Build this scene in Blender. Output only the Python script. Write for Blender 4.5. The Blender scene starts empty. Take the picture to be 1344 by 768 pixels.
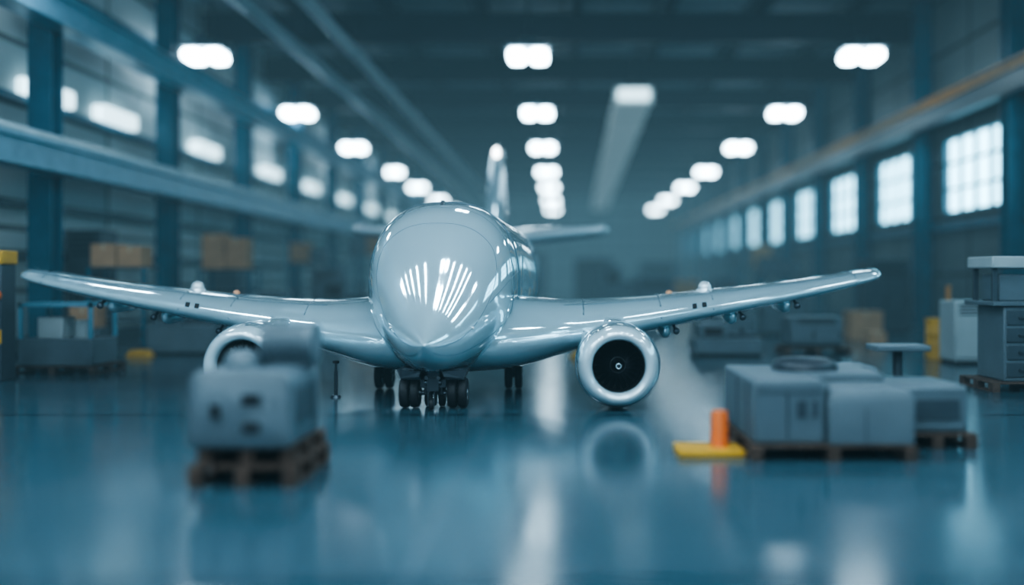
import bpy, bmesh, math, random
from mathutils import Vector, Matrix
random.seed(4)
S = bpy.context.scene
COL = S.collection
try:
    S.view_settings.view_transform = 'AgX'; S.view_settings.look = 'AgX - High Contrast'; S.view_settings.exposure = 0.5
except Exception as e: print(e)

# ---------------------------------------------------------------- materials
def mat(name, col, rough=0.5, metal=0.0, coat=0.0, emit=None, estr=0.0, var=0.0, vscale=3.0, bump=0.0, bscale=40.0, spec=0.5, crough=0.05):
    m = bpy.data.materials.new(name); m.use_nodes = True
    nt = m.node_tree; b = nt.nodes["Principled BSDF"]
    b.inputs["Base Color"].default_value = (*col, 1)
    b.inputs["Roughness"].default_value = rough
    b.inputs["Metallic"].default_value = metal
    b.inputs["Coat Weight"].default_value = coat
    b.inputs["Coat Roughness"].default_value = crough
    b.inputs["Specular IOR Level"].default_value = spec
    if emit:
        b.inputs["Emission Color"].default_value = (*emit, 1)
        b.inputs["Emission Strength"].default_value = estr
    tc = nt.nodes.new("ShaderNodeTexCoord")
    if var > 0:
        n = nt.nodes.new("ShaderNodeTexNoise"); n.inputs["Scale"].default_value = vscale
        n.inputs["Detail"].default_value = 5
        nt.links.new(tc.outputs["Object"], n.inputs["Vector"])
        r = nt.nodes.new("ShaderNodeValToRGB")
        r.color_ramp.elements[0].position = 0.3; r.color_ramp.elements[1].position = 0.7
        r.color_ramp.elements[0].color = (*[c*(1-var) for c in col], 1)
        r.color_ramp.elements[1].color = (*[min(1, c*(1+var)) for c in col], 1)
        nt.links.new(n.outputs["Fac"], r.inputs["Fac"])
        nt.links.new(r.outputs["Color"], b.inputs["Base Color"])
    if bump > 0:
        n2 = nt.nodes.new("ShaderNodeTexNoise"); n2.inputs["Scale"].default_value = bscale
        nt.links.new(tc.outputs["Object"], n2.inputs["Vector"])
        bp = nt.nodes.new("ShaderNodeBump"); bp.inputs["Strength"].default_value = bump; bp.inputs["Distance"].default_value = 0.01
        nt.links.new(n2.outputs["Fac"], bp.inputs["Height"]); nt.links.new(bp.outputs["Normal"], b.inputs["Normal"])
    return m

M_paint = mat("aircraft_paint", (0.60, 0.79, 0.87), 0.07, 0.5, 1.0, var=0.02, vscale=1.2, crough=0.01)
M_seam = mat("panel_seam", (0.08, 0.14, 0.18), 0.4)
M_lip = mat("pale_inlet_lip", (0.66, 0.81, 0.88), 0.12, 0.3, 1.0, crough=0.02)
M_dark = mat("intake_dark", (0.012, 0.014, 0.018), 0.45)
M_blade = mat("fan_blade_metal", (0.03, 0.035, 0.045), 0.35, 0.8)
M_rubber = mat("tyre_rubber", (0.012, 0.013, 0.016), 0.6, bump=0.2)
M_hub = mat("wheel_hub", (0.18, 0.20, 0.22), 0.35, 0.8)
M_strut = mat("gear_steel", (0.10, 0.12, 0.14), 0.35, 0.8)
M_amber = mat("amber_lens", (0.75, 0.36, 0.2), 0.25)
M_white_e = mat("beacon_lens", (0.9, 0.95, 1), 0.2, emit=(0.9, 0.97, 1), estr=5)
M_glassdome = mat("sensor_dome", (0.7, 0.8, 0.85), 0.08, 0.3, 1.0)
M_lamp = mat("lamp_diffuser", (0.9, 0.95, 1), 0.4, emit=(0.70, 0.89, 1.0), estr=22)
M_lampf = mat("far_lamp_diffuser", (0.9, 0.95, 1), 0.4, emit=(0.68, 0.89, 1.0), estr=18)
M_wlamp = mat("wall_lamp_diffuser", (0.9, 0.95, 1), 0.4, emit=(0.62, 0.90, 1.0), estr=1.5)
M_housing = mat("lamp_housing", (0.12, 0.17, 0.20), 0.5, 0.4)
M_blue = mat("blue_steel_paint", (0.035, 0.115, 0.18), 0.4, 0.1, var=0.15)
M_paleblue = mat("pale_blue_steel_paint", (0.16, 0.31, 0.41), 0.35, 0.1, var=0.12)
M_rail = mat("pale_crane_girder", (0.62, 0.75, 0.80), 0.25, 0.3, var=0.1)
M_navy = mat("navy_roof_steel", (0.006, 0.015, 0.028), 0.5, 0.1, var=0.2)
M_orange = mat("orange_rail_paint", (0.50, 0.22, 0.05), 0.5, var=0.15)
M_duct = mat("galvanised_duct", (0.22, 0.30, 0.34), 0.4, 0.4, var=0.12)
M_pduct = mat("self_lit_duct_paint", (0.66, 0.70, 0.70), 0.4, 0.0, var=0.08, emit=(0.5, 0.62, 0.66), estr=0.12)  # faint emission makes the duct look lit; it is no lamp
M_grey = mat("machine_grey_paint", (0.105, 0.142, 0.168), 0.42, var=0.08, bump=0.05)
M_greyd = mat("machine_dark_grey", (0.045, 0.064, 0.08), 0.45, var=0.1)
M_lid = mat("lid_dark_grey", (0.030, 0.040, 0.052), 0.35)
M_black = mat("black_port", (0.01, 0.012, 0.015), 0.5)
M_wood = mat("pallet_wood", (0.085, 0.05, 0.035), 0.75, var=0.35, vscale=8, bump=0.3)
M_card = mat("cardboard", (0.40, 0.235, 0.13), 0.8, var=0.12)
M_cardtape = mat("packing_tape", (0.46, 0.34, 0.22), 0.4)
M_yellow = mat("safety_yellow", (0.58, 0.31, 0.02), 0.45, var=0.1)
M_orange2 = mat("safety_orange", (0.75, 0.16, 0.02), 0.4, var=0.1)
M_white = mat("white_enamel", (0.36, 0.42, 0.44), 0.4, var=0.06)
M_bluebin = mat("blue_plastic", (0.05, 0.14, 0.22), 0.4, var=0.1)

def floor_mat():
    m = bpy.data.materials.new("epoxy_floor"); m.use_nodes = True
    nt = m.node_tree; b = nt.nodes["Principled BSDF"]; L = nt.links.new
    tc = nt.nodes.new("ShaderNodeTexCoord"); sx = nt.nodes.new("ShaderNodeSeparateXYZ")
    L(tc.outputs["Object"], sx.inputs[0])
    def line(sock, off, period, w):
        a = nt.nodes.new("ShaderNodeMath"); a.operation = 'ADD'; a.inputs[1].default_value = -off + period*100 + period/2
        L(sock, a.inputs[0])
        mo = nt.nodes.new("ShaderNodeMath"); mo.operation = 'MODULO'; mo.inputs[1].default_value = period; L(a.outputs[0], mo.inputs[0])
        s = nt.nodes.new("ShaderNodeMath"); s.operation = 'SUBTRACT'; s.inputs[1].default_value = period/2; L(mo.outputs[0], s.inputs[0])
        ab = nt.nodes.new("ShaderNodeMath"); ab.operation = 'ABSOLUTE'; L(s.outputs[0], ab.inputs[0])
        lt = nt.nodes.new("ShaderNodeMath"); lt.operation = 'LESS_THAN'; lt.inputs[1].default_value = w; L(ab.outputs[0], lt.inputs[0])
        return lt.outputs[0]
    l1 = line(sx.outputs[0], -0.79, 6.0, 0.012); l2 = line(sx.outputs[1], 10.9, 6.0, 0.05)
    n = nt.nodes.new("ShaderNodeTexNoise"); n.inputs["Scale"].default_value = 0.5; n.inputs["Detail"].default_value = 6
    L(tc.outputs["Object"], n.inputs["Vector"])
    r = nt.nodes.new("ShaderNodeValToRGB"); r.color_ramp.elements[0].position = .3; r.color_ramp.elements[1].position = .7
    r.color_ramp.elements[0].color = (0.042, 0.080, 0.107, 1); r.color_ramp.elements[1].color = (0.054, 0.097, 0.125, 1)
    L(n.outputs["Fac"], r.inputs["Fac"])
    m1 = nt.nodes.new("ShaderNodeMixRGB"); m1.inputs[2].default_value = (0.085, 0.12, 0.15, 1)
    L(l1, m1.inputs[0]); L(r.outputs[0], m1.inputs[1])
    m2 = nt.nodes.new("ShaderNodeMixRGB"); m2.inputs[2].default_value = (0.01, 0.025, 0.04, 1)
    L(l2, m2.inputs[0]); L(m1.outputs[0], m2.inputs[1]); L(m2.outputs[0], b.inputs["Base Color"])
    n2 = nt.nodes.new("ShaderNodeTexNoise"); n2.inputs["Scale"].default_value = 1.5; n2.inputs["Detail"].default_value = 3
    L(tc.outputs["Object"], n2.inputs["Vector"])
    mr = nt.nodes.new("ShaderNodeMapRange"); mr.inputs[3].default_value = 0.13; mr.inputs[4].default_value = 0.21
    L(n2.outputs["Fac"], mr.inputs[0]); L(mr.outputs[0], b.inputs["Roughness"])
    b.inputs["Specular IOR Level"].default_value = 0.4
    return m

def clad_mat(name, c1, c2, axis, bw=3.0, bh=1.2):
    m = bpy.data.materials.new(name); m.use_nodes = True
    nt = m.node_tree; b = nt.nodes["Principled BSDF"]; L = nt.links.new
    tc = nt.nodes.new("ShaderNodeTexCoord"); sx = nt.nodes.new("ShaderNodeSeparateXYZ"); cx = nt.nodes.new("ShaderNodeCombineXYZ")
    L(tc.outputs["Object"], sx.inputs[0]); L(sx.outputs[axis], cx.inputs[0]); L(sx.outputs[2] if name != "roof_cladding" else sx.outputs[1], cx.inputs[1])
    br = nt.nodes.new("ShaderNodeTexBrick"); br.inputs["Scale"].default_value = 1
    br.inputs["Brick Width"].default_value = bw; br.inputs["Row Height"].default_value = bh
    br.inputs["Mortar Size"].default_value = 0.06; br.offset = 0
    br.inputs["Color1"].default_value = (*c1, 1); br.inputs["Color2"].default_value = (*c2, 1)
    br.inputs["Mortar"].default_value = (*[c*.2 for c in c1], 1)
    L(cx.outputs[0], br.inputs["Vector"]); L(br.outputs["Color"], b.inputs["Base Color"])
    w = nt.nodes.new("ShaderNodeTexWave"); w.inputs["Scale"].default_value = 3.0
    L(cx.outputs[0], w.inputs["Vector"])
    bp = nt.nodes.new("ShaderNodeBump"); bp.inputs["Strength"].default_value = .4; bp.inputs["Distance"].default_value = .03
    L(w.outputs["Fac"], bp.inputs["Height"]); L(bp.outputs[0], b.inputs["Normal"])
    b.inputs["Roughness"].default_value = .55
    return m

# ---------------------------------------------------------------- mesh helpers
def box(bm, x0, x1, y0, y1, z0, z1, mi=0):
    vs = [bm.verts.new(p) for p in [(x0,y0,z0),(x1,y0,z0),(x1,y1,z0),(x0,y1,z0),(x0,y0,z1),(x1,y0,z1),(x1,y1,z1),(x0,y1,z1)]]
    for f in [(0,3,2,1),(4,5,6,7),(0,1,5,4),(1,2,6,5),(2,3,7,6),(3,0,4,7)]:
        bm.faces.new([vs[i] for i in f]).material_index = mi

def frame_of(d):
    d = d.normalized(); a = Vector((0,0,1)) if abs(d.z) < .9 else Vector((1,0,0))
    u = d.cross(a).normalized(); v = d.cross(u).normalized(); return u, v

def lathe(bm, prof, org, axis, seg=32, mi=0, cap0=False, cap1=False, sx=1.0, sz=1.0):
    d = Vector(axis).normalized(); u, v = frame_of(d); org = Vector(org); rings = []
    for a, r in prof:
        if r < 1e-5: rings.append([bm.verts.new(org+d*a)])
        else: rings.append([bm.verts.new(org+d*a+u*(r*math.cos(2*math.pi*i/seg))*sx+v*(r*math.sin(2*math.pi*i/seg))*sz) for i in range(seg)])
    for A, B in zip(rings, rings[1:]):
        for i in range(seg):
            j = (i+1) % seg
            if len(A) == 1 and len(B) == 1: continue
            if len(A) == 1: f = bm.faces.new((A[0], B[j], B[i]))
            elif len(B) == 1: f = bm.faces.new((A[i], A[j], B[0]))
            else: f = bm.faces.new((A[i], A[j], B[j], B[i]))
            f.material_index = mi
    if cap0 and len(rings[0]) > 1: bm.faces.new(rings[0]).material_index = mi
    if cap1 and len(rings[-1]) > 1: bm.faces.new(rings[-1]).material_index = mi

def cyl(bm, p0, p1, r0, r1=None, seg=20, mi=0):
    p0 = Vector(p0); p1 = Vector(p1); r1 = r0 if r1 is None else r1
    L = (p1-p0).length
    lathe(bm, [(0, r0), (L, r1)], p0, p1-p0, seg, mi, True, True)

def ball(bm, c, r, mi=0, seg=20, sz=1.0):
    n = 10; prof = [(-math.cos(math.pi*i/n)*r*sz, math.sin(math.pi*i/n)*r) for i in range(n+1)]
    lathe(bm, prof, c, (0,0,1), seg, mi)

def tube(bm, pts, r, seg=8, mi=0, closed=False):
    pts = [Vector(p) for p in pts]; n = len(pts); rings = []
    for i, p in enumerate(pts):
        a = pts[(i-1) % n] if (closed or i > 0) else p
        b = pts[(i+1) % n] if (closed or i < n-1) else p
        d = (b-a)
        if d.length < 1e-9: d = Vector((0,1,0))
        u, v = frame_of(d)
        rings.append([bm.verts.new(p+u*r*math.cos(2*math.pi*k/seg)+v*r*math.sin(2*math.pi*k/seg)) for k in range(seg)])
    m = n if closed else n-1
    for i in range(m):
        A = rings[i]; B = rings[(i+1) % n]
        best = min(range(seg), key=lambda s: (A[0].co-B[s].co).length)
        for k in range(seg):
            try: bm.faces.new((A[k], A[(k+1) % seg], B[(k+1+best) % seg], B[(k+best) % seg])).material_index = mi
            except Exception: pass

def loft(bm, rings, mi=0, capa=True, capb=True):
    R = [[bm.verts.new(p) for p in r] for r in rings]; n = len(R[0])
    for A, B in zip(R, R[1:]):
        for i in range(n):
            bm.faces.new((A[i], A[(i+1) % n], B[(i+1) % n], B[i])).material_index = mi
    if capa: bm.faces.new(R[0]).material_index = mi
    if capb: bm.faces.new(list(reversed(R[-1]))).material_index = mi

def obj_from(bm, name, mats, bevel=0, angle=35, seg=2):
    bmesh.ops.recalc_face_normals(bm, faces=bm.faces)
    me = bpy.data.meshes.new(name); bm.to_mesh(me); bm.free()
    for m in (mats if isinstance(mats, (list, tuple)) else [mats]): me.materials.append(m)
    me.shade_smooth(); me.set_sharp_from_angle(angle=math.radians(angle))
    o = bpy.data.objects.new(name, me); COL.objects.link(o)
    if bevel > 0:
        md = o.modifiers.new("bevel", 'BEVEL'); md.width = bevel; md.segments = seg; md.limit_method = 'ANGLE'; md.angle_limit = math.radians(40)
    return o

def thing(name, label, cat, loc, group=None, rot=0):
    e = bpy.data.objects.new(name, None); e.empty_display_size = .3; COL.objects.link(e)
    e.location = loc; e.rotation_euler = (0, 0, rot)
    e["label"] = label; e["category"] = cat
    if group: e["group"] = group
    return e

def part(par, name, bm, mats, label=None, **kw):
    o = obj_from(bm, name, mats, **kw); o.parent = par
    if label: o["label"] = label
    return o

def copy_thing(src, loc, rot=None, label=None):
    c = src.copy(); COL.objects.link(c); c.location = loc
    if rot is not None: c.rotation_euler = (0, 0, rot)
    if label: c["label"] = label
    for ch in src.children:
        k = ch.copy(); COL.objects.link(k); k.parent = c
        for g in ch.children:
            q = g.copy(); COL.objects.link(q); q.parent = k
    return c

def struct(name, bm, mats, label=None, **kw):
    o = obj_from(bm, name, mats, **kw); o["kind"] = "structure"
    o["label"] = label or name; o["category"] = name.split("_")[0]
    return o

# ---------------------------------------------------------------- room
XL, XR, Y0, Y1, ZC = -11.0, 11.0, -20.0, 96.0, 9.8
M_floor = floor_mat()
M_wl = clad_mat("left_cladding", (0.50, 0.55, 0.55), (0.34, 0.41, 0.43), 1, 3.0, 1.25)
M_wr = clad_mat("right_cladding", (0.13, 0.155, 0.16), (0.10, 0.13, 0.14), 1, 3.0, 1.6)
M_wb = clad_mat("back_cladding", (0.12, 0.17, 0.2), (0.10, 0.15, 0.18), 0, 3.0, 2.0)
M_ceil = clad_mat("roof_cladding", (0.15, 0.20, 0.24), (0.07, 0.105, 0.135), 0, 2.8, 6.0)
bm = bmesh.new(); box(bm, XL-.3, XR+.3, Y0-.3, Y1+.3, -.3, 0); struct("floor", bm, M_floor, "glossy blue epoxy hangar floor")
bm = bmesh.new(); box(bm, XL-.3, XR+.3, Y0-.3, Y1+.3, ZC, ZC+.3); struct("ceiling", bm, M_ceil, "dark navy metal hangar roof")
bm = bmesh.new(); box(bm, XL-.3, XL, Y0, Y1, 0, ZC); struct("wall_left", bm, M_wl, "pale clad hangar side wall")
bm = bmesh.new(); box(bm, XL, XR, Y1, Y1+.3, 0, ZC); struct("wall_back", bm, M_wb, "far end wall of the hangar")
bm = bmesh.new(); box(bm, XL, XR, Y0-.3, Y0, 0, ZC); struct("wall_front", bm, M_wb, "near end wall of the hangar")
bm = bmesh.new()
wins = [18.7+6.05*k for k in range(-5, 12)]
zb, zt = 3.28, 5.5
box(bm, XR, XR+.3, Y0, Y1, 0, zb); box(bm, XR, XR+.3, Y0, Y1, zt, ZC)
prev = Y0
for w in wins:
    box(bm, XR, XR+.3, prev, w, zb, zt); prev = w+4.0
box(bm, XR, XR+.3, prev, Y1, zb, zt)
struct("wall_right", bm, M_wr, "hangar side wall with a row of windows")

M_pane = mat("frosted_pane", (0.6, 0.75, 0.8), 0.3, emit=(0.36, 0.79, 1.0), estr=3.8)
M_frame = mat("window_frame", (0.08, 0.15, 0.19), 0.4)
def window(n, y):
    bm = bmesh.new(); X = XR
    box(bm, X+.12, X+.16, y, y+4, zb, zt, 1)
    box(bm, X-.04, X+.2, y, y+.12, zb, zt, 0); box(bm, X-.04, X+.2, y+3.88, y+4, zb, zt, 0)
    box(bm, X-.06, X+.2, y, y+4, zb, zb+.1, 0); box(bm, X-.04, X+.2, y, y+4, zt-.1, zt, 0)
    for i in range(1, 4): box(bm, X+.04, X+.2, y+1.0*i-.06, y+1.0*i+.06, zb, zt, 0)
    for i in range(1, 3): box(bm, X+.04, X+.2, y, y+4, zb+.74*i-.035, zb+.74*i+.035, 0)
    struct(f"window_{n}", bm, [M_frame, M_pane], "bright multi-pane frosted hangar window")
for i, w in enumerate(wins): window(i+1, w)

tn = [0]
def trim(bm, m, label, **kw):
    tn[0] += 1; return struct(f"trim_{tn[0]}", bm, m, label, **kw)
def ibeam_v(x, y, h, w=.4, m=M_blue, lab="blue steel wall column"):
    bm = bmesh.new(); t = .05
    box(bm, x-w/2, x+w/2, y-w/2, y-w/2+t, 0, h); box(bm, x-w/2, x+w/2, y+w/2-t, y+w/2, 0, h)
    box(bm, x-t/2, x+t/2, y-w/2+t, y+w/2-t, 0, h)
    box(bm, x-w/2-.06, x+w/2+.06, y-w/2-.06, y+w/2+.06, 0, .05)
    trim(bm, m, lab)
ys = [1.4+6.0*k for k in range(-3, 15)]
for y in ys: ibeam_v(-10.1, y, ZC, .46)
for k in range(-4, 13): ibeam_v(10.72, 17.68+6.05*k, ZC, .46)
bm = bmesh.new(); box(bm, -9.86, -9.55, Y0, Y1, 6.35, 6.8); box(bm, -9.95, -9.45, Y0, Y1, 6.8, 6.86); box(bm, -9.95, -9.45, Y0, Y1, 6.3, 6.36)
trim(bm, M_paleblue, "pale blue steel runway beam")
bm = bmesh.new(); box(bm, -9.86, -9.5, Y0, Y1, 3.55, 3.95); box(bm, -9.97, -9.4, Y0, Y1, 3.95, 4.03); box(bm, -9.95, -9.42, Y0, Y1, 3.48, 3.55)
trim(bm, M_paleblue, "pale blue lower crane girder")
bm = bmesh.new(); cyl(bm, (-9.62, Y0, 4.12), (-9.62, Y1, 4.12), .09); trim(bm, M_rail, "pale rail along the girder")
for z in (1.9, 2.9, 5.0, 7.6): 
    bm = bmesh.new(); box(bm, -10.99, -10.8, Y0, Y1, z, z+.16); trim(bm, M_blue if z > 3 else M_greyd, "horizontal wall girt")
bm = bmesh.new(); box(bm, 10.25, 10.46, Y0, Y1, 6.3, 6.44); box(bm, 10.15, 10.5, Y0, Y1, 6.44, 6.49); trim(bm, M_orange, "orange-brown crane rail")
bm = bmesh.new(); box(bm, 10.33, 10.42, Y0, Y1, 5.85, 6.3); box(bm, 10.25, 10.5, Y0, Y1, 5.8, 5.85); trim(bm, M_greyd, "dark beam under the crane rail")
bm = bmesh.new(); box(bm, 10.82, 10.98, Y0, Y1, 2.85, 3.05); trim(bm, M_blue, "blue sill rail")
bm = bmesh.new(); box(bm, 10.9, 10.99, Y0, Y1, 0, .3); o = struct("baseboard_right", bm, M_greyd, "dark kick plate")
bm = bmesh.new(); box(bm, -10.99, -10.9, Y0, Y1, 0, .3); o = struct("baseboard_left", bm, M_greyd, "dark kick plate")
for k in range(-3, 15):
    y = 6.4+6.0*k; bm = bmesh.new()
    if y > Y1-1: continue
    box(bm, -10.98, 10.98, y-.03, y+.03, 8.75, 9.5); box(bm, -10.98, 10.98, y-.18, y+.18, 8.68, 8.75); box(bm, -10.98, 10.98, y-.16, y+.16, 9.5, 9.57)
    trim(bm, M_navy, "dark roof cross beam")
for x in (-8.0, -5.2, -2.4, .4, 3.2, 6.0, 8.8):
    bm = bmesh.new(); box(bm, x-.12, x+.12, Y0, Y1, 9.45, 9.79); trim(bm, M_navy, "dark roof purlin")

# ---------------------------------------------------------------- ducts & lights
def duct(x, z, y0, y1, w, h, lab, rnd=False, name="air_duct", m=M_duct, rot=0):
    t = thing(name, lab, "duct", (x, y0, z), None, rot)
    L = y1-y0; bm = bmesh.new()
    if rnd: cyl(bm, (0,0,0), (0,L,0), w/2, seg=24)
    else: box(bm, -w/2, w/2, 0, L, -h/2, h/2)
    part(t, "duct_body", bm, m, bevel=0 if rnd else .03)
    y = 0.05
    while y < L:
        bm = bmesh.new()
        if rnd: cyl(bm, (0,y,0), (0,y+.08,0), w/2+.03, seg=24)
        else: box(bm, -w/2-.03, w/2+.03, y, y+.08, -h/2-.03, h/2+.03)
        part(t, "duct_flange", bm, m)
        bm = bmesh.new()
        cyl(bm, (0, y+.04, h/2 if not rnd else w/2), (0, y+.04, ZC-z), .02, seg=8); part(t, "hanger_rod", bm, M_strut)
        y += 6.0
    return t
duct(-8.0, 8.4, 6, 90, .42, .42, "long round galvanised pipe under the roof", True, "roof_pipe")
duct(-6.4, 8.4, 6, 90, .36, .36, "long round galvanised pipe under the roof", True, "roof_pipe")
dd = duct(2.35, 7.65, 33.5, 86, 1.25, .5, "wide rectangular pale duct under the roof with a lit end", m=M_pduct, rot=-0.014)
bm = bmesh.new(); box(bm, -.52, .52, -.3, 0, -.17, .2); part(dd, "end_lamp", bm, M_wlamp, "glowing white lamp at the duct end", bevel=.06)

def make_light(loc, group, lab, M=M_lamp):
    t = thing("ceiling_light", lab, "light", loc, group)
    bm = bmesh.new(); box(bm, -.58, .58, -.5, .5, .17, .3); box(bm, -.2, .2, -.3, .3, .3, .5); part(t, "lamp_housing", bm, M_housing, bevel=.02)
    for sx in (-1, 1):
        bm = bmesh.new(); x0, x1 = (.07, .53) if sx > 0 else (-.53, -.07)
        box(bm, x0, x1, -.42, .42, -.12, .17); part(t, "diffuser", bm, M, bevel=.12, seg=3)
    for y in (-.4, .4):
        bm = bmesh.new(); cyl(bm, (0,y,.3), (0,y,ZC-loc[2]), .015, seg=8); part(t, "hanger_rod", bm, M_strut)
    return t
first = None
for x in (-9.0, -.97, 8.1):
    for y in (-15, -10, -5, 0, 5, 9, 17.2):
        if first is None: first = make_light((x, y, 7.5), "high bay ceiling lights", "twin-panel white high bay light hanging from roof")
        else: copy_thing(first, (x, y, 7.5))
first = None
for x in (-9.75, -.97, 8.1):
    for y in (27.1, 36.5, 46.2, 56.7, 66.4, 77.5, 88):
        if first is None: first = make_light((x, y, 7.5), "high bay ceiling lights", "twin-panel white high bay light hanging from roof", M_lampf)
        else: copy_thing(first, (x, y, 7.5))
# tube lights added out of view to put streaked reflections on the nose
lt = thing("nose_streak_light", "added white tube light out of view, for nose reflections", "light", (-7.2, -14, 7.6), "added nose reflection lights")
bm = bmesh.new(); box(bm, -.14, .14, -.8, .8, .08, .16); part(lt, "lamp_housing", bm, M_housing, bevel=.01)
bm = bmesh.new(); box(bm, -.11, .11, -.75, .75, -.04, .08); part(lt, "diffuser", bm, M_lamp, bevel=.03)
for y in (-.6, .6):
    bm = bmesh.new(); cyl(bm, (0,y,.16), (0,y,ZC-7.6), .012, seg=8); part(lt, "hanger_rod", bm, M_strut)
for x in (-7.2, -5.9, -4.6, -3.3, .3, 1.6, 2.9, 4.2):
    for y in (-14, -10.5, -7, -3.5, 0, 3, 6, 8.5):
        if (x, y) != (-7.2, -14): copy_thing(lt, (x, y, 7.6))
wl = thing("wall_lamp", "long glowing white lamp bracketed to the side wall", "light", (-10.98, 24, 5.35), "side wall lamps")
bm = bmesh.new(); box(bm, 0, .2, -.9, .9, -.2, .2); part(wl, "lamp_housing", bm, M_wlamp, bevel=.08, seg=3)
bm = bmesh.new(); box(bm, .2, .36, -.9, .9, -.2, .2); part(wl, "diffuser", bm, M_wlamp, bevel=.07, seg=3)
for y in (20.8, 30, 36.6, 42.5, 49, 56, 63): copy_thing(wl, (-10.98, y, 5.35))

# ---------------------------------------------------------------- aircraft
PX = -1.5
plane = thing("airplane", "glossy pale blue-grey twin-engine airliner parked on the hangar floor", "airplane", (PX, 0, 0))
def pchip(xs, ys_):
    n = len(xs); h = [xs[i+1]-xs[i] for i in range(n-1)]; d = [(ys_[i+1]-ys_[i])/h[i] for i in range(n-1)]
    m = [d[0]]+[0 if d[i-1]*d[i] <= 0 else 2*d[i-1]*d[i]/(d[i-1]+d[i]) for i in range(1, n-1)]+[d[-1]]
    def f(x):
        x = min(max(x, xs[0]), xs[-1]); i = 0
        while i < n-2 and x > xs[i+1]: i += 1
        t = (x-xs[i])/h[i]
        return (2*t**3-3*t*t+1)*ys_[i]+(t**3-2*t*t+t)*h[i]*m[i]+(-2*t**3+3*t*t)*ys_[i+1]+(t**3-t*t)*h[i]*m[i+1]
    return f
sec = [(10.66,.008,.783,.767),(10.70,.045,.825,.725),(10.80,.11,.89,.64),(11.0,.24,1.05,.53),(11.25,.43,1.36,.44),(11.5,.61,1.74,.39),
       (11.8,.78,2.10,.35),(12.1,.875,2.32,.32),(12.45,.92,2.44,.31),(12.8,.94,2.465,.31),(13.1,.985,2.46,.31),(13.6,1.06,2.43,.32),(14.3,1.12,2.42,.34),(15.2,1.15,2.42,.4),
       (17.5,1.10,2.42,.5),(19.3,.92,2.50,.85),(21,.58,2.55,1.4),(22.5,.25,2.5,1.95),(23.0,.06,2.4,2.2)]
Fy = [s[0] for s in sec]; fw = pchip(Fy, [s[1] for s in sec]); ft = pchip(Fy, [s[2] for s in sec]); fb = pchip(Fy, [s[3] for s in sec])
def fus(y, th, off=0.0):
    hw = fw(y)+off; zt_, zb_ = ft(y)+off, fb(y)-off
    k = min(1, max(0, (y-10.9)/1.3)); k = k*k*(3-2*k)
    zc = zb_+(zt_-zb_)*.52
    s, c = math.sin(th), math.cos(th)
    ex = 2/(2.0+(.4*k if c > 0 else -.10*k))
    x = hw*math.copysign(abs(s)**ex, s); z = (zt_-zc if c > 0 else zc-zb_)*math.copysign(abs(c)**ex, c)
    return Vector((x, y, zc+z))
N = 96
yy = [10.66+ (12.5-10.66)*(i/36)**1.5 for i in range(37)]+[12.5+10.5*(i/50) for i in range(1, 51)]
bm = bmesh.new(); loft(bm, [[fus(y, 2*math.pi*(k+.5)/N) for k in range(N)] for y in yy])
fuse = part(plane, "fuselage", bm, M_paint, angle=80)
def seam(pts, r=.006, closed=False, m=M_seam, name="panel_seam"):
    bm = bmesh.new(); tube(bm, pts, r, 6, 0, closed); o = obj_from(bm, name, m); o.parent = fuse; return o
for y, r in ((12.66,.012),(14.2,.007),(16.0,.007),(18.5,.006)):
    seam([fus(y, 2*math.pi*(k+.5)/192) for k in range(192)], r, True)
seam([fus(12.2, -1.9+3.8*k/120) for k in range(121)], .005)
hy = pchip([0,1,2,3,4,5,6], [11.86,11.87,11.86,11.72,11.45,11.1,10.78]); ht = pchip([0,1,2,3,4,5,6], [0,24,48,70,86,96,98])
pts = [fus(hy(abs(u)), math.copysign(math.radians(ht(abs(u))), u)) for u in [-6+12*i/140 for i in range(141)]]
seam(pts, .004)
for sgn in (-1, 1):
    seam([fus(10.8+i*.03, sgn*math.radians(128-i*.35)) for i in range(52)], .004)
    seam([fus(12.7+i*.2, sgn*math.radians(62)) for i in range(38)], .005)
    seam([fus(11.55+i*.03, sgn*math.radians(84)) for i in range(36)], .004)
    bm = bmesh.new(); p = fus(11.3, sgn*math.radians(92)); ball(bm, p, .02); o = obj_from(bm, "sensor_dome", M_glassdome); o.parent = fuse
bm = bmesh.new(); p = fus(12.35, 0); box(bm, -.015, .015, p.y-.06, p.y+.08, p.z-.02, p.z+.04); o = obj_from(bm, "antenna_blade", M_strut); o.parent = fuse
bm = bmesh.new(); lathe(bm, [(0,.08),(.12,.07),(.14,0)], (0,22.98,2.3), (0,1,0), 20, 0, True); o = obj_from(bm, "exhaust_outlet", M_strut); o.parent = fuse

def airfoil(n=18):
    P_ = []
    for i in range(n+1):
        x = .5*(1-math.cos(math.pi*i/n)); P_.append((x, 5*(.2969*math.sqrt(x)-.126*x-.3516*x*x+.2843*x**3-.1015*x**4)))
    up = [(x, t*1.15) for x, t in P_]; lo = [(x, -t*.85) for x, t in reversed(P_[1:-1])]
    return up+lo
AF = airfoil()
wsec = [(.3,11.75,15.6,.70,.98),(.7,11.93,15.4,.71,.96),(.95,12.08,15.25,.72,.90),(1.2,12.24,15.15,.745,.81),(1.5,12.40,15.05,.79,.70),(1.9,12.54,14.97,.85,.60),(2.3,12.66,14.9,.915,.52),
        (3.0,12.84,14.8,1.025,.42),(3.8,13.03,14.68,1.15,.345),(4.6,13.22,14.55,1.28,.27),(5.3,13.4,14.4,1.41,.21),(5.65,13.5,14.32,1.485,.165),(5.8,13.58,14.25,1.52,.12),(5.87,13.7,14.15,1.545,.05)]
wx = [s[0] for s in wsec]; wf = [pchip(wx, [s[i] for s in wsec]) for i in range(1, 5)]
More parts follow.
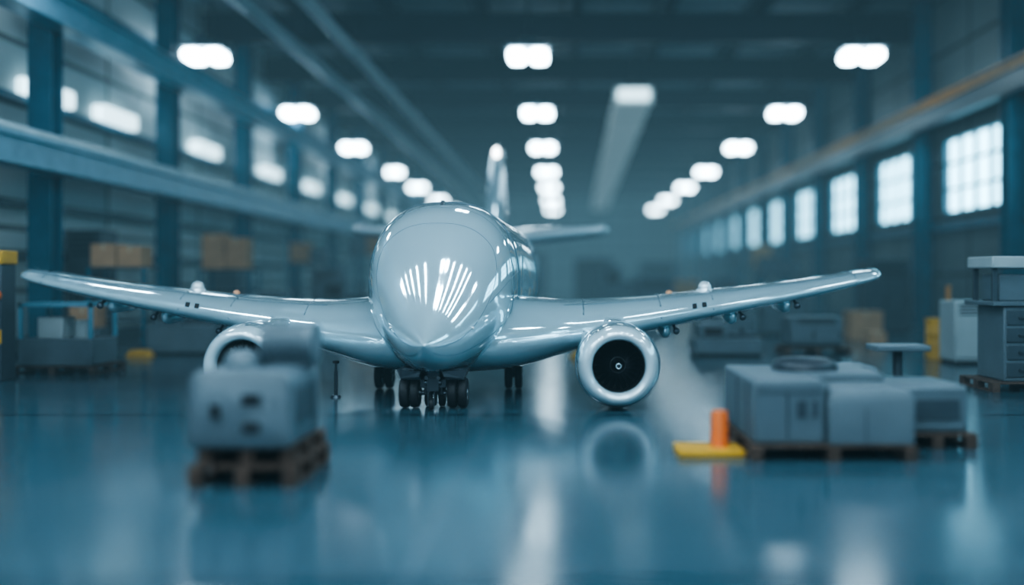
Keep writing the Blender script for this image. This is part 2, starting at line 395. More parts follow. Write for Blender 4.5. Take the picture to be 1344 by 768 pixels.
def wing_pt(x, u, v, sgn):
    le, te, z, th = [f(x) for f in wf]
    return Vector((sgn*x*(1.02 if sgn < 0 else 1.0), le+(te-le)*u, z+.10*u+ v*th))
def wing_ring(x, sgn): return [wing_pt(x, u, t, sgn) for u, t in AF]
def wtop(x, u, sgn):
    t = 5*(.2969*math.sqrt(u)-.126*u-.3516*u*u+.2843*u**3-.1015*u**4); return wing_pt(x, u, t*1.15, sgn)
def wbot(x, u, sgn):
    t = 5*(.2969*math.sqrt(u)-.126*u-.3516*u*u+.2843*u**3-.1015*u**4); return wing_pt(x, u, -t*.85, sgn)
xs_w = [.3+(5.65-.3)*i/40 for i in range(41)]+[5.7, 5.75, 5.8, 5.84, 5.87]
for sgn in (-1, 1):
    bm = bmesh.new(); loft(bm, [wing_ring(x, sgn) for x in xs_w]); wing = part(plane, "wing", bm, M_paint, angle=60)
    def sub(name, bm, m, **kw):
        o = obj_from(bm, name, m, **kw); o.parent = wing; return o
    ch = [i/20 for i in range(1, 20)]
    for x in (1.75, 2.75, 3.45, 5.45):
        bm = bmesh.new(); ring = [wtop(x, u, sgn) for u in reversed(ch)]+[wing_pt(x, 0, 0, sgn)]+[wbot(x, u, sgn) for u in ch]
        tube(bm, ring, .008, 6); sub("panel_seam", bm, M_seam)
    bm = bmesh.new(); tube(bm, [wtop(1.3+4.2*i/40, .74, sgn) for i in range(41)], .007, 6); sub("flap_seam", bm, M_seam)
    bm = bmesh.new(); tube(bm, [wtop(1.5+4.2*i/40, .14, sgn) for i in range(41)], .007, 6); sub("slat_seam", bm, M_seam)
    bm = bmesh.new(); p = wing_pt(5.78, .12, 0, sgn); ball(bm, p, .05); sub("wingtip_light", bm, M_glassdome)
    bm = bmesh.new(); p = wtop(3.42, .35, sgn); ball(bm, p+Vector((0,0,.03)), .09); cyl(bm, p-Vector((0,0,.03)), p+Vector((0,0,.015)), .12, .11); sub("beacon_dome", bm, M_glassdome)
    bm = bmesh.new(); p = wtop(2.95, .45, sgn); lathe(bm, [(-.02,.05),(.02,.045),(.04,.025),(.045,0)], p, (0,0,1), 16, 0, True); sub("amber_light", bm, M_amber)
    for k in range(2):
        x = 3.17+.13*k; w_ = .055; p = wtop(x, .028, sgn); q = wtop(x+w_, .028, sgn); r_ = wtop(x+w_, .006, sgn); s_ = wtop(x, .006, sgn)
        bm = bmesh.new(); up = Vector((0,-.010,.005)); dn = -up
        vs1 = [bm.verts.new(a+up) for a in (p,q,r_,s_)]; vs2 = [bm.verts.new(a+dn) for a in (p,q,r_,s_)]
        bm.faces.new(vs1); bm.faces.new(vs2)
        for a in range(4): bm.faces.new((vs1[a], vs1[(a+1)%4], vs2[(a+1)%4], vs2[a]))
        sub("leading_edge_vent", bm, M_black)
    for x in (2.85, 3.75, 4.5):
        bm = bmesh.new(); p = wbot(x, .22, sgn)
        prof = [(0,.0),(.03,.045),(.12,.085),(.5,.105),(1.0,.08),(1.4,.035),(1.5,0)]
        lathe(bm, prof, p+Vector((0,-.14,-.04)), (0,1,.05), 16, 0, sx=1, sz=1.25); sub("flap_track_fairing", bm, M_paint, angle=60)
        bm = bmesh.new(); ball(bm, p+Vector((sgn*.13,-.14,-.04)), .045); cyl(bm, p+Vector((sgn*.13,-.14,-.03)), p+Vector((sgn*.1,-.02,.04)), .02); sub("flap_actuator", bm, M_strut)
def foil_ring(c, chord, th, vert, le, pos):
    out = []
    for u, t in AF:
        t = t/1.15 if t > 0 else t/.85
        out.append(Vector((t*th, le+chord*u, pos)) if vert else Vector((pos, le+chord*u, c+t*th)))
    return out
bm = bmesh.new(); zs = [2.0+(4.25-2.0)*i/14 for i in range(15)]
R = []
for z in zs:
    k = (z-2.0)/2.25; R.append(foil_ring(0, 2.6-1.5*k, .60-.33*k, True, 20.2+1.1*k, z))
R.append(foil_ring(0, 1.0, .2, True, 21.35, 4.31)); R.append(foil_ring(0, .85, .1, True, 21.42, 4.35))
for r_ in R:
    for v in r_: v.x += .06
loft(bm, R); fin = part(plane, "tail_fin", bm, M_paint, angle=60)
bm = bmesh.new(); lathe(bm, [(-.05,.08),(.03,.08),(.09,.06),(.12,0)], (.06, 21.27, 4.17), (0,-1,.15), 20, 0, True, sz=1.6); o = obj_from(bm, "tail_beacon", M_white_e); o.parent = fin
bm = bmesh.new(); tube(bm, [(.31-.15*i/10, 21.0+.78*i/10, 2.6+1.6*i/10) for i in range(11)], .008, 6); o = obj_from(bm, "rudder_seam", M_seam); o.parent = fin
for sgn, sp_ in ((-1, 2.68), (1, 2.10)):
    R = []
    for i in range(13):
        k = i/12; x = .3+sp_*k; R.append(foil_ring(2.32+.22*k, 1.9-1.0*k, .42-.18*k, False, 20.1+1.1*k, sgn*x))
    R.append(foil_ring(2.545, .6, .06, False, 21.4, sgn*(sp_+.38)))
    bm = bmesh.new(); loft(bm, R); part(plane, "horizontal_stabilizer", bm, M_lip, angle=60)

def engine(sgn):
    ex, ey, ez = sgn*2.12, 11.1, .503
    bm = bmesh.new()
    lathe(bm, [(.16,.458),(.28,.478),(.5,.490),(.8,.488),(1.2,.435),(1.6,.33),(1.75,.28),(1.75,.25),(1.4,.25)], (ex,ey,ez), (0,1,0), 64)
    lathe(bm, [(1.0,.287),(.3,.290),(.13,.294)], (ex,ey,ez), (0,1,0), 64, 1)
    en = part(plane, "engine", bm, [M_paint, M_dark], angle=50)
    def sub(name, bm, m, **kw):
        o = obj_from(bm, name, m, **kw); o.parent = en; return o
    bm = bmesh.new(); lathe(bm, [(.13,.294),(.075,.299),(.035,.313),(.01,.335),(0,.358),(.008,.382),(.03,.406),(.07,.430),(.11,.446),(.16,.4585)], (ex,ey,ez), (0,1,0), 64); sub("inlet_lip", bm, M_lip, angle=60)
    bm = bmesh.new(); lathe(bm, [(0,0),(0,.289)], (ex,ey+.45,ez), (0,1,0), 48); sub("fan_backing", bm, M_dark)
    bm = bmesh.new(); lathe(bm, [(0,0),(.02,.03),(.08,.06),(.2,.085),(.26,.085)], (ex,ey+.15,ez), (0,1,0), 32, 0); sub("spinner", bm, M_blade)
    bm = bmesh.new(); tube(bm, [(ex+math.cos(a*math.pi/12)*.028, ey+.162, ez+math.sin(a*math.pi/12)*.028) for a in range(24)], .006, 6, 0, True); sub("spinner_mark", bm, M_lip)
    bm = bmesh.new(); tube(bm, [(ex+math.cos(a*math.pi/20)*.088, ey+.33, ez+math.sin(a*math.pi/20)*.088) for a in range(40)], .008, 6, 0, True); sub("spinner_ring", bm, M_hub)
    bl = None
    for k in range(22):
        a = 2*math.pi*k/22
        if bl is None:
            bm = bmesh.new(); n = 6; prev = None
            for i in range(n+1):
                r = .08+.204*i/n; tw = math.radians(25+30*i/n); w = .03+.012*i/n
                v1 = bm.verts.new((-math.cos(tw)*w, math.sin(tw)*w-.03, r)); v2 = bm.verts.new((math.cos(tw)*w, -math.sin(tw)*w-.03, r))
                if prev: bm.faces.new((prev[0], prev[1], v2, v1))
                prev = (v1, v2)
            bl = sub("fan_blade", bm, M_blade); o = bl
        else:
            o = bl.copy(); COL.objects.link(o)
        o.location = (ex, ey+.39, ez); o.rotation_euler = (0, a, 0)
    bm = bmesh.new(); lathe(bm, [(0,.24),(.1,.2),(.4,.1),(.55,0)], (ex,ey+1.5,ez), (0,1,0), 32, 0, True); sub("exhaust_cone", bm, M_strut)
    for yy_, rr in ((.34,.484),(1.15,.445)):
        bm = bmesh.new(); tube(bm, [(ex+math.cos(a*math.pi/32)*rr, ey+yy_, ez+math.sin(a*math.pi/32)*rr) for a in range(64)], .006, 6, 0, True); sub("cowl_seam", bm, M_seam)
    bm = bmesh.new()
    def pr(z, y0, y1, w): return [Vector((ex+t*w, y0+(y1-y0)*u, z)) for u, t in AF]
    loft(bm, [pr(ez+.30, ey+.75, ey+2.1, .34), pr(ez+.42, ey+.95, ey+2.3, .30), pr(ez+.50, ey+1.4, ey+2.6, .26)]); sub("pylon", bm, M_paint, angle=60)
    bm = bmesh.new(); box(bm, ex-sgn*.40-.012, ex-sgn*.40+.012, ey+.5, ey+.8, ez+.15, ez+.33); sub("nacelle_strake", bm, M_paint)
engine(-1); engine(1)

def wheel_mesh(par, c, r, w):
    bm = bmesh.new()
    prof = [(-w/2,r*.55),(-w/2,r*.86),(-w*.36,r*.97),(-w*.15,r),(w*.15,r),(w*.36,r*.97),(w/2,r*.86),(w/2,r*.55)]
    lathe(bm, prof, c, (1,0,0), 36, 0)
    for s in (-1, 1): lathe(bm, [(s*w/2*.98,r*.56),(s*w*.38,r*.5),(s*w*.38,r*.22),(s*w*.55,r*.2),(s*w*.55,0)], c, (1,0,0), 24, 1)
    o = obj_from(bm, "wheel", [M_rubber, M_hub]); o.parent = par
gy = 11.52
bm = bmesh.new()
cyl(bm, (0,gy,.17), (0,gy,.55), .04); cyl(bm, (0,gy,.3), (0,gy,.55), .06)
cyl(bm, (-.38,gy,.172), (.38,gy,.172), .028)
cyl(bm, (0,gy-.02,.25), (0,gy+.4,.55), .022)
for s in (-1, 1):
    cyl(bm, (s*.09,gy-.06,.16), (s*.09,gy-.06,.45), .018); cyl(bm, (s*.03,gy,.28), (s*.18,gy,.45), .02)
    box(bm, s*.11-.04, s*.11+.04, gy-.1, gy+.06, .24, .42)
box(bm, -.36, .36, gy-.1, gy+.1, .33, .46); box(bm, -.07, .07, gy-.13, gy-.05, .2, .36)
cyl(bm, (-.1,gy-.1,.3), (.1,gy-.1,.3), .03)
ng = part(plane, "nose_gear", bm, M_strut, bevel=.005)
for x in (-.335, -.215, .215, .335): wheel_mesh(ng, (x, gy, .178), .176, .105)
for x in (-.08, .08): wheel_mesh(ng, (x, gy+.12, .122), .12, .07)
wheel_mesh(ng, (0, gy-.22, .07), .07, .05)
bm = bmesh.new(); box(bm, -.04, -.028, gy-.27, gy-.05, .05, .2); box(bm, .028, .04, gy-.27, gy-.05, .05, .2); cyl(bm, (-.04,gy-.22,.07), (.04,gy-.22,.07), .012); o = obj_from(bm, "tow_fork", M_strut); o.parent = ng
for s in (-1, 1):
    bm = bmesh.new()
    v = [(s*.12,gy-.25,.44),(s*.40,gy-.2,.46),(s*.36,gy-.2,.36),(s*.14,gy-.25,.38)]
    A = [bm.verts.new(p) for p in v]; B = [bm.verts.new((p[0],p[1]+.5,p[2])) for p in v]
    bm.faces.new(A); bm.faces.new(B)
    for i in range(4): bm.faces.new((A[i],A[(i+1)%4],B[(i+1)%4],B[i]))
    o = obj_from(bm, "gear_door", M_strut); o.parent = ng
    bm = bmesh.new(); lathe(bm, [(0,0),(0,.022),(.05,.024),(.07,.0)], (s*.07, gy-.16, .36), (0,1,0), 16); o = obj_from(bm, "taxi_light", M_hub); o.parent = ng
for s, off in ((-1, .93), (1, .82)):
    cx, cy = s*off, 13.5; bm = bmesh.new()
    cyl(bm, (cx,cy,.17), (cx,cy,.75), .04); cyl(bm, (cx-.11,cy,.18), (cx+.11,cy,.18), .03)
    cyl(bm, (cx,cy,.3), (cx-s*.4,cy,.6), .025); cyl(bm, (cx,cy-.06,.2), (cx,cy-.06,.6), .015)
    mg = part(plane, "main_gear", bm, M_strut)
    for d in (-.068, .068): wheel_mesh(mg, (cx+d, cy, .182), .18, .095)
sp = thing("wing_support_stand", "slim dark steel prop stand under the wing", "stand", (PX-1.36, 12.5, 0))
bm = bmesh.new(); cyl(bm, (0,0,.02), (0,0,.33), .022); cyl(bm, (0,0,.33), (0,0,.44), .014); part(sp, "pole", bm, M_strut)
bm = bmesh.new(); cyl(bm, (0,0,0), (0,0,.03), .07, .05); part(sp, "foot", bm, M_strut)
bm = bmesh.new(); cyl(bm, (0,0,.43), (0,0,.46), .04); part(sp, "pad", bm, M_rubber)

# ---------------------------------------------------------------- cargo things
def pallet(loc, w, d, h=.14, lab="dark wooden pallet on the floor"):
    t = thing("pallet", lab, "pallet", loc); bh = h*.17
    bm = bmesh.new(); n = max(5, int(d/.16))
    for i in range(n):
        y0 = d*i/n; box(bm, 0, w, y0+.01, y0+d/n-.015, h-bh, h)
    part(t, "deck_boards", bm, M_wood, bevel=.004)
    for k in range(3):
        bm = bmesh.new(); x0 = (w-.1)*k/2
        for j in range(3):
            y0 = (d-.14)*j/2; box(bm, x0, x0+.1, y0, y0+.14, bh, h-bh)
        box(bm, x0, x0+.1, 0, d, 0, bh)
        part(t, "bearer", bm, M_wood, bevel=.004)
    return t

pallet((-2.70, 7.13, 0), .78, 1.05, .15, "dark wooden pallet under a stacked pallet")
pallet((-2.65, 7.2, .15), .70, .95, .12, "upper wooden pallet carrying a grey machine")
mc = thing("pump_machine", "grey rounded machine housing with dark ports on a wooden pallet", "machine", (-2.71, 7.15, .27))
bm = bmesh.new(); W, H, D = .75, .56, .85; r = .10
ring = []
for cx, cz, a0 in ((W-r, H-r, 0), (r, H-r, 90), (r*.5, r*.5, 180), (W-r*.5, r*.5, 270)):
    rr = r if a0 < 180 else r*.5
    for k in range(7):
        a = math.radians(a0+15*k); ring.append((cx+rr*math.cos(a), cz+rr*math.sin(a)))
def rr_ring(y, ins): return [Vector((W/2+(x-W/2)*(1-ins), y, H/2+(z-H/2)*(1-ins))) for x, z in ring]
loft(bm, [rr_ring(0,.06), rr_ring(.012,.02), rr_ring(.04,0), rr_ring(D-.04,0), rr_ring(D,.04)])
part(mc, "housing", bm, M_grey, angle=50)
for (x, z, w, h) in ((.21,.27,.065,.10), (.465,.355,.12,.07), (.465,.155,.12,.07)):
    bm = bmesh.new(); box(bm, x-w/2-.015, x+w/2+.015, -.012, .02, z-h/2-.015, z+h/2+.015, 0); box(bm, x-w/2, x+w/2, -.018, .0, z-h/2, z+h/2, 1)
    part(mc, "port", bm, [M_grey, M_black], bevel=.004)
for y in (.25, .55):
    bm = bmesh.new(); box(bm, W-.005, W+.01, y-.08, y+.1, .15, .42); part(mc, "side_panel", bm, M_greyd, bevel=.004)
bm = bmesh.new(); cyl(bm, (.42,.55,.72), (.78,.55,.72), .155, seg=32); cyl(bm, (.40,.55,.72), (.44,.55,.72), .175, seg=32); cyl(bm, (.74,.55,.72), (.80,.55,.72), .17, seg=32)
for k in range(8): cyl(bm, (.48+.03*k,.55,.72), (.49+.03*k,.55,.72), .165, seg=32)
box(bm, .45, .76, .45, .65, .54, .65)
part(mc, "motor", bm, M_grey, bevel=.01)
bm = bmesh.new(); lathe(bm, [(0,.15),(.03,.15),(.09,.13),(.13,.08),(.14,0)], (.26,.45,.55), (0,0,1), 28, 0, True); part(mc, "filler_cap", bm, M_grey)
bm = bmesh.new(); box(bm, .05, .7, 0.02, .8, -.0, .03); part(mc, "skid", bm, M_greyd)

pallet((1.53, 8.12, 0), 1.36, 1.6, .13)
pallet((2.93, 8.72, 0), .70, 1.0, .13)
ma = thing("equipment_case", "large grey L-shaped equipment case with round lid on pallet", "machine", (1.56, 8.2, .13))
bm = bmesh.new()
vs = [(0,0),(.6,0),(.6,.62),(1.28,.62),(1.28,1.45),(0,1.45)]
loft(bm, [[Vector((x,y,z)) for x, y in vs] for z in (0,.53)]); part(ma, "case_body", bm, M_grey, bevel=.03, seg=3)
bm = bmesh.new(); lathe(bm, [(0,.30),(.03,.30),(.07,.28),(.10,.22),(.11,0)], (.66,1.0,.53), (0,0,1), 40); part(ma, "round_lid", bm, M_lid, "dark round disc lid")
bm = bmesh.new(); box(bm, .36, .44, -.012, 0.0, .22, .36); part(ma, "latch", bm, M_greyd, bevel=.004)
bm = bmesh.new(); box(bm, .49, .53, -.012, 0.0, .22, .36); part(ma, "latch", bm, M_greyd, bevel=.004)
bm = bmesh.new(); box(bm, .04, .56, -.008, .003, .42, .43); box(bm, .28, .29, -.008, .003, .04, .42); part(ma, "front_groove", bm, M_greyd)
bm = bmesh.new(); box(bm, -.006, .003, .25, .26, .03, .5); box(bm, -.006, .003, .75, .76, .03, .5); part(ma, "side_groove", bm, M_greyd)
mb = thing("equipment_case", "low grey equipment case with chamfered top on pallet", "machine", (2.17, 8.15, .13))
bm = bmesh.new()
def cr(z, i): return [Vector((x,y,z)) for x, y in ((i,i),(.71-i,i),(.71-i,.65-i),(i,.65-i))]
loft(bm, [cr(0,0), cr(.36,0), cr(.43,.03), cr(.46,.06)]); part(mb, "case_body", bm, M_grey, bevel=.015, seg=3)
bm = bmesh.new(); box(bm, .3, .31, -.006, .003, .02, .31); part(mb, "door_seam", bm, M_greyd)
mc2 = thing("equipment_case", "grey equipment case with drawer front on small pallet", "machine", (2.95, 8.78, .13))
bm = bmesh.new(); box(bm, 0, .62, 0, .85, 0, .42); part(mc2, "case_body", bm, M_grey, bevel=.04, seg=3)
bm = bmesh.new(); box(bm, .1, .54, -.012, .004, .12, .3); part(mc2, "front_panel", bm, M_greyd, bevel=.005)
st = thing("pedestal_stand", "small grey pedestal table stand beside equipment cases", "stand", (3.42, 10.2, 0))
bm = bmesh.new(); box(bm, -.27, .27, -.2, .2, .76, .82); part(st, "table_top", bm, M_grey, bevel=.01)
bm = bmesh.new(); cyl(bm, (0,0,.03), (0,0,.76), .05); part(st, "post", bm, M_greyd)
bm = bmesh.new(); cyl(bm, (0,0,0), (0,0,.03), .2); part(st, "foot", bm, M_greyd)
mbx = thing("equipment_case", "grey equipment case standing behind the pallets", "machine", (2.66, 9.85, 0))
bm = bmesh.new(); box(bm, 0, .46, 0, .6, .05, .62); part(mbx, "case_body", bm, M_grey, bevel=.03)
bm = bmesh.new(); box(bm, .02, .44, .02, .58, 0, .05); part(mbx, "plinth", bm, M_black)
bl = thing("safety_bollard", "orange bollard standing on a yellow base plate", "bollard", (1.34, 8.56, 0))
bm = bmesh.new(); box(bm, -.38, .18, -.26, .2, 0, .055); part(bl, "base_plate", bm, M_yellow, "yellow base plate", bevel=.01)
bm = bmesh.new(); lathe(bm, [(.055,.085),(.08,.075),(.34,.072),(.36,.06),(.362,0)], (0,0,0), (0,0,1), 28, 0, True); part(bl, "post", bm, M_orange2, "orange post")

def crate(loc, w, d, h, m=M_card, lab="brown cardboard box with tape", name="cardboard_box", group=None, cat="box"):
    t = thing(name, lab, cat, loc, group)
    bm = bmesh.new(); box(bm, 0, w, 0, d, 0, h); part(t, "box_body", bm, m, bevel=.01)
    bm = bmesh.new(); box(bm, w/2-.03, w/2+.03, -.003, d+.003, h-.12, h+.003) ; part(t, "tape", bm, M_cardtape if m is M_card else M_greyd)
    return t
def rack(loc, w, d, h, n=3, m=M_blue):
    t = thing("storage_rack", "blue-grey steel storage rack with shelves", "rack", loc)
    for x in (0, w-.06):
        for y in (0, d-.06):
            bm = bmesh.new(); box(bm, x, x+.06, y, y+.06, 0, h); part(t, "upright", bm, m)
    for k in range(n):
        z = .12+(h-.17)*k/(n-1); bm = bmesh.new(); box(bm, 0.005, w-.005, 0.005, d-.005, z, z+.05); part(t, "shelf", bm, M_greyd)
    return t, [.17+(h-.17)*k/(n-1) for k in range(n)]
def cabinet(loc, w, d, h, m=M_grey, lab="grey steel machine cabinet with doors and vents", nd=2, name="machine_cabinet"):
    t = thing(name, lab, "cabinet", loc)
    bm = bmesh.new(); box(bm, 0, w, 0, d, .06, h); part(t, "cabinet_body", bm, m, bevel=.015)
    bm = bmesh.new(); box(bm, .03, w-.03, .03, d-.03, 0, .06); part(t, "plinth", bm, M_black)
    for k in range(nd):
        x0 = w*k/nd+.02; x1 = w*(k+1)/nd-.02
        bm = bmesh.new(); box(bm, x0, x1, -.02, 0, .12, h*.72); dr = part(t, "door", bm, m, bevel=.006)
        bm = bmesh.new(); box(bm, x1-.06, x1-.035, -.05, -.02, h*.35, h*.5); o = obj_from(bm, "handle", M_black); o.parent = dr
    bm = bmesh.new()
    for k in range(4): box(bm, w*.15, w*.85, -.01, .0, h*.78+k*h*.05, h*.78+k*h*.05+h*.02)
    part(t, "vent", bm, M_black)
    return t
def lathe_machine(loc, w, d, h, m=M_grey, lab="grey workshop machine with stepped top and control box"):
    t = thing("workshop_machine", lab, "machine", loc)
    bm = bmesh.new(); box(bm, 0, w, 0, d, .05, h*.55); part(t, "base_body", bm, m, bevel=.02)
    bm = bmesh.new(); box(bm, .04, w-.04, .04, d-.04, 0, .05); part(t, "plinth", bm, M_black)
    bm = bmesh.new(); box(bm, w*.08, w*.5, d*.1, d*.9, h*.55, h); part(t, "head_housing", bm, m, bevel=.03)
    bm = bmesh.new(); box(bm, w*.5, w*.95, d*.3, d*.7, h*.55, h*.68); part(t, "bed", bm, M_greyd, bevel=.01)
    bm = bmesh.new(); box(bm, w*.15, w*.42, d*.1-.02, d*.1, h*.65, h*.88); part(t, "control_panel", bm, M_black)
    bm = bmesh.new(); cyl(bm, (w*.75,d*.5,h*.68), (w*.75,d*.5,h*.85), .06); part(t, "tool_post", bm, M_greyd)
    return t

pallet((-8.6, 15.4, 0), 1.35, 1.1, .13)
fm = thing("framed_machine", "pale grey machine with open glazed frame on pallet", "machine", (-8.5, 15.5, .13))
bm = bmesh.new(); box(bm, 0, 1.15, 0, .9, 0, .42); part(fm, "base_body", bm, M_grey, bevel=.02)
for x in (0, 1.09):
    for y in (0, .84):
        bm = bmesh.new(); box(bm, x, x+.06, y, y+.06, .42, .92); part(fm, "frame_post", bm, M_paleblue)
bm = bmesh.new()
box(bm, 0, 1.15, 0, .06, .92, .98); box(bm, 0, 1.15, .84, .9, .92, .98); box(bm, 0, .06, 0, .9, .92, .98); box(bm, 1.09, 1.15, 0, .9, .92, .98)
part(fm, "top_frame", bm, M_paleblue)
bm = bmesh.new(); box(bm, .2, .6, .2, .6, .42, .75); part(fm, "tool_block", bm, M_white, bevel=.01)
bm = bmesh.new(); cyl(bm, (.8,.4,.42), (.8,.4,.7), .1); part(fm, "tool_cylinder", bm, M_white)
bm = bmesh.new(); box(bm, .06, 1.09, .06, .84, .93, .96); part(fm, "top_panel", bm, M_white)
ps = thing("machine_column", "dark column cabinet with yellow top and orange lamp", "machine", (-8.3, 14.6, 0))
bm = bmesh.new(); box(bm, -.16, .16, -.2, .2, 0, 1.7); part(ps, "column_body", bm, M_greyd, bevel=.02)
bm = bmesh.new(); box(bm, -.18, .18, -.22, .22, 1.7, 1.9); part(ps, "top_cap", bm, M_yellow, "yellow cap", bevel=.02)
bm = bmesh.new(); cyl(bm, (.1,-.21,1.25), (.1,-.27,1.25), .08); part(ps, "warning_lamp", bm, M_orange2, "orange lamp")
bm = bmesh.new(); box(bm, -.17, .17, -.215, -.2, .55, .75); part(ps, "label_band", bm, M_yellow, "yellow band")

def bx(x, y, z, w, d, h, c=M_card):
    crate((x, y, z), w, d, h, c, "brown taped cardboard box on a rack shelf" if c is M_card else "plastic storage crate on a rack shelf",
          "cardboard_box" if c is M_card else "storage_crate", "boxes stored on the racks")
def stocked_rack(x, y, w, h, n, top):
    t, zs_ = rack((x, y, 0), w, .8, h, n)
    z = zs_[-1]; xx = x+.03
    for (bw, bh, c) in top:
        bx(xx, y+.1, z, bw, .55, bh, c); xx += bw+.03
stocked_rack(-9.4, 19.6, 1.15, 1.72, 4, [(.50,.46,M_card),(.48,.42,M_card)])
stocked_rack(-8.8, 24.0, 1.25, 1.72, 4, [(.55,.85,M_card),(.5,.75,M_card)])
stocked_rack(-8.6, 31.0, 1.6, 2.0, 3, [(.6,.6,M_card),(.5,.4,M_grey)])
stocked_rack(-8.3, 38.0, 2.0, 2.4, 3, [(.7,.8,M_grey),(.8,.9,M_card)])
stocked_rack(-7.5, 46.0, 2.4, 2.4, 3, [(1.0,.9,M_card),(.9,.7,M_bluebin)])
stocked_rack(6.5, 33.0, 1.6, 1.6, 3, [(.7,.6,M_grey),(.6,.5,M_grey)])
stocked_rack(7.2, 42.0, 2.0, 2.0, 3, [(.7,.8,M_grey),(.8,.9,M_card)])
crate((-9.3, 18.7, 0), .55, .5, .55, M_grey, "grey plastic storage crate on floor", "storage_crate", None, "crate")
crate((-9.3, 18.7, .56), .5, .45, .4, M_card)
crate((-8.7, 22.8, 0), .8, .6, .8, M_card)
cabinet((-10.75, 21.5, 0), .75, .8, 2.55, M_greyd)
cabinet((-9.7, 27, 0), .9, .8, 2.3, M_grey)
cabinet((-7.4, 29, 0), .9, .8, 1.8, M_grey)
lathe_machine((-8.15, 19.4, 0), 1.3, .9, 1.05)
lathe_machine((-7.2, 23.0, 0), 1.4, .9, 1.2)
lathe_machine((-6.8, 27.5, 0), 1.5, 1.0, 1.5)
cabinet((-6.3, 34, 0), 1.3, .9, 2.0, M_grey)
lathe_machine((-5.8, 40, 0), 1.8, 1.0, 1.9)
cabinet((-4.6, 48, 0), 1.6, .9, 2.6, M_greyd)
crate((-5.3, 24.5, 0), .9, .7, .8, M_card); lathe_machine((-5.4, 31, 0), 1.3, .9, 1.3, M_white, "pale workshop machine with stepped top and control box")
kb = thing("wheel_chock", "yellow wheel chock block on the floor", "chock", (-8.3, 18.8, 0))
bm = bmesh.new(); A = [Vector((0,0,0)), Vector((.5,0,0)), Vector((.4,0,.14)), Vector((.1,0,.14))]; loft(bm, [A, [p+Vector((0,.25,0)) for p in A]]); part(kb, "chock_body", bm, M_yellow, bevel=.01)
bm = bmesh.new(); tube(bm, [(.2,.12,.14),(.2,.12,.2),(.3,.12,.2),(.3,.12,.14)], .012); part(kb, "handle", bm, M_strut)
kb2 = copy_thing(kb, (.1, 18.6, 0))
lathe_machine((2.5, 19.0, 0), 1.3, .9, .62)
pallet((4.35, 19.5, 0), 1.3, 1.0, .13); cabinet((4.45, 19.6, .13), 1.05, .8, .6)
lathe_machine((3.2, 24, 0), 1.4, .9, 1.0); cabinet((5.2, 26, 0), 1.2, .9, 1.2)
crate((6.9, 22.5, 0), .4, .4, .28, M_card)
crate((6.9, 24, 0), .8, .6, .7, M_card)
crate((5.9, 29, 0), .9, .7, .9, M_grey, "grey plastic storage crate on floor", "storage_crate", None, "crate"); crate((4.6, 31, 0), .9, .7, .8, M_card); crate((4.65, 31.05, .805), .8, .6, .7, M_grey, "grey plastic storage crate on a box", "storage_crate", None, "crate")
cabinet((2.6, 36, 0), 1.4, .9, 1.5, M_grey); lathe_machine((1.6, 44, 0), 2.0, 1.0, 2.0); crate((4.6, 42, 0), 1.1, .9, 1.4, M_card)
cabinet((.6, 56, 0), 2.2, 1, 2.6, M_greyd); cabinet((4.2, 55, 0), 2.2, 1, 2.4, M_grey); cabinet((-3.4, 60, 0), 2.4, 1, 3.0, M_grey)
cabinet((8.2, 27, 0), 1.2, .9, 2.0, M_greyd)
cabinet((6.75, 17.2, 0), .62, .7, 1.1, M_white, "white enamel cabinet beside a yellow drum", 1, "white_cabinet")
dr = thing("drum", "yellow steel drum standing beside a white cabinet", "drum", (6.98, 18.4, 0))
bm = bmesh.new(); lathe(bm, [(0,.28),(.02,.295),(.24,.285),(.26,.298),(.28,.285),(.46,.285),(.48,.298),(.5,.285),(.72,.288),(.75,.295),(.755,.27),(.74,.265),(.74,0)], (0,0,0), (0,0,1), 32, 0, True); part(dr, "drum_body", bm, M_yellow)
bm = bmesh.new(); cyl(bm, (.1,0,.74), (.1,0,.765), .03); part(dr, "bung_cap", bm, M_strut)
t = thing("barrier_post", "thin orange barrier post standing near the drum", "post", (7.72, 20.0, 0))
bm = bmesh.new(); cyl(bm, (0,0,.04), (0,0,1.35), .045); part(t, "post_tube", bm, M_orange)
bm = bmesh.new(); cyl(bm, (0,0,0), (0,0,.04), .14); part(t, "foot", bm, M_black)
pallet((5.6, 13.0, 0), 1.5, 1.1, .13)
wb = thing("drawer_workbench", "grey drawer workbench machine with raised table on pallet", "machine", (5.75, 13.15, .13))
bm = bmesh.new(); box(bm, .06, 1.3, 0, .85, 0, 1.0); part(wb, "cabinet_body", bm, M_grey, bevel=.02)
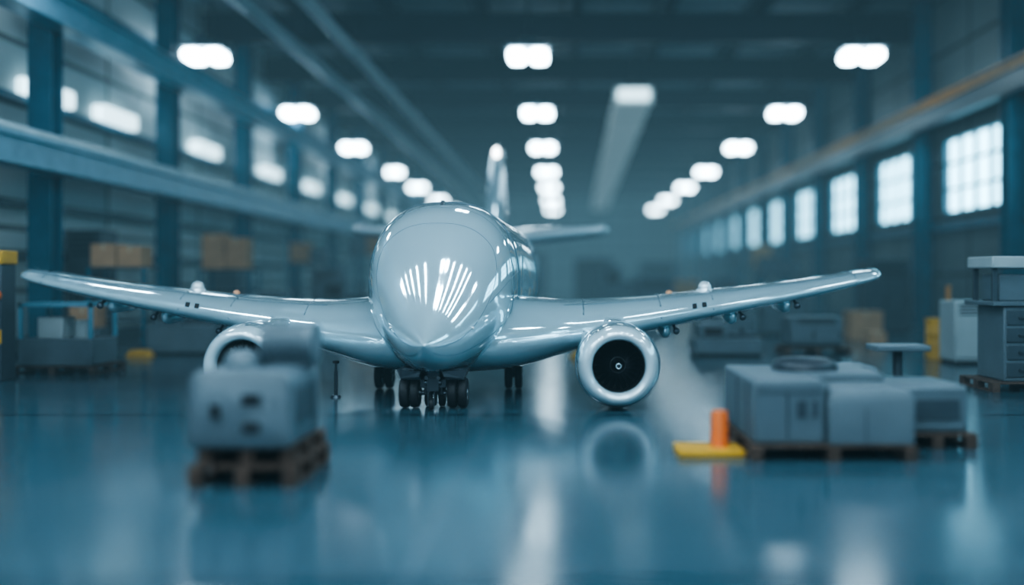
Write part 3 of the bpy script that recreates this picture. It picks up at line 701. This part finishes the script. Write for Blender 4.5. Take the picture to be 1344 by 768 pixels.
for k in range(4):
    bm = bmesh.new(); box(bm, .1, .62, -.02, 0, .06+.23*k, .25+.23*k); d_ = part(wb, "drawer", bm, M_greyd, bevel=.006)
    bm = bmesh.new(); box(bm, .25, .45, -.045, -.02, .14+.23*k, .165+.23*k); o = obj_from(bm, "handle", M_strut); o.parent = d_
bm = bmesh.new(); box(bm, -.1, 1.35, -.05, .9, 1.0, 1.06); part(wb, "worktop", bm, M_grey, bevel=.01)
for x in (-.04, 1.24):
    for y in (.1, .7):
        bm = bmesh.new(); box(bm, x, x+.06, y, y+.06, 1.06, 1.5); part(wb, "support_leg", bm, M_greyd)
bm = bmesh.new(); box(bm, -.08, 1.35, .02, .85, 1.5, 1.66); part(wb, "upper_table", bm, M_white, bevel=.02)
bm = bmesh.new(); box(bm, .06, 1.2, .15, .7, 1.06, 1.42); part(wb, "instrument_box", bm, M_grey, bevel=.02)

# ---------------------------------------------------------------- world haze
w = bpy.data.worlds.new("world"); S.world = w; w.use_nodes = True; nt = w.node_tree
nt.nodes["Background"].inputs[0].default_value = (0.03, 0.06, 0.08, 1); nt.nodes["Background"].inputs[1].default_value = .3
sig = 0.0085
ab = nt.nodes.new("ShaderNodeVolumeAbsorption"); ab.inputs["Color"].default_value = (0,0,0,1); ab.inputs["Density"].default_value = sig
em = nt.nodes.new("ShaderNodeEmission"); em.inputs["Color"].default_value = (0.095, 0.18, 0.225, 1); em.inputs["Strength"].default_value = sig
ad = nt.nodes.new("ShaderNodeAddShader"); nt.links.new(ab.outputs[0], ad.inputs[0]); nt.links.new(em.outputs[0], ad.inputs[1])
nt.links.new(ad.outputs[0], nt.nodes["World Output"].inputs["Volume"])

# ---------------------------------------------------------------- camera
cam = bpy.data.cameras.new("camera"); co = bpy.data.objects.new("camera", cam); COL.objects.link(co); S.camera = co
co.location = (0, 0, 1.5); co.rotation_euler = (math.pi/2, 0, 0)
cam.sensor_width = 36; cam.lens = 35.0; cam.shift_x = -68/1344; cam.shift_y = -19/1344
cam.clip_end = 300
cam.dof.use_dof = True; cam.dof.focus_distance = 12.0; cam.dof.aperture_fstop = 0.15
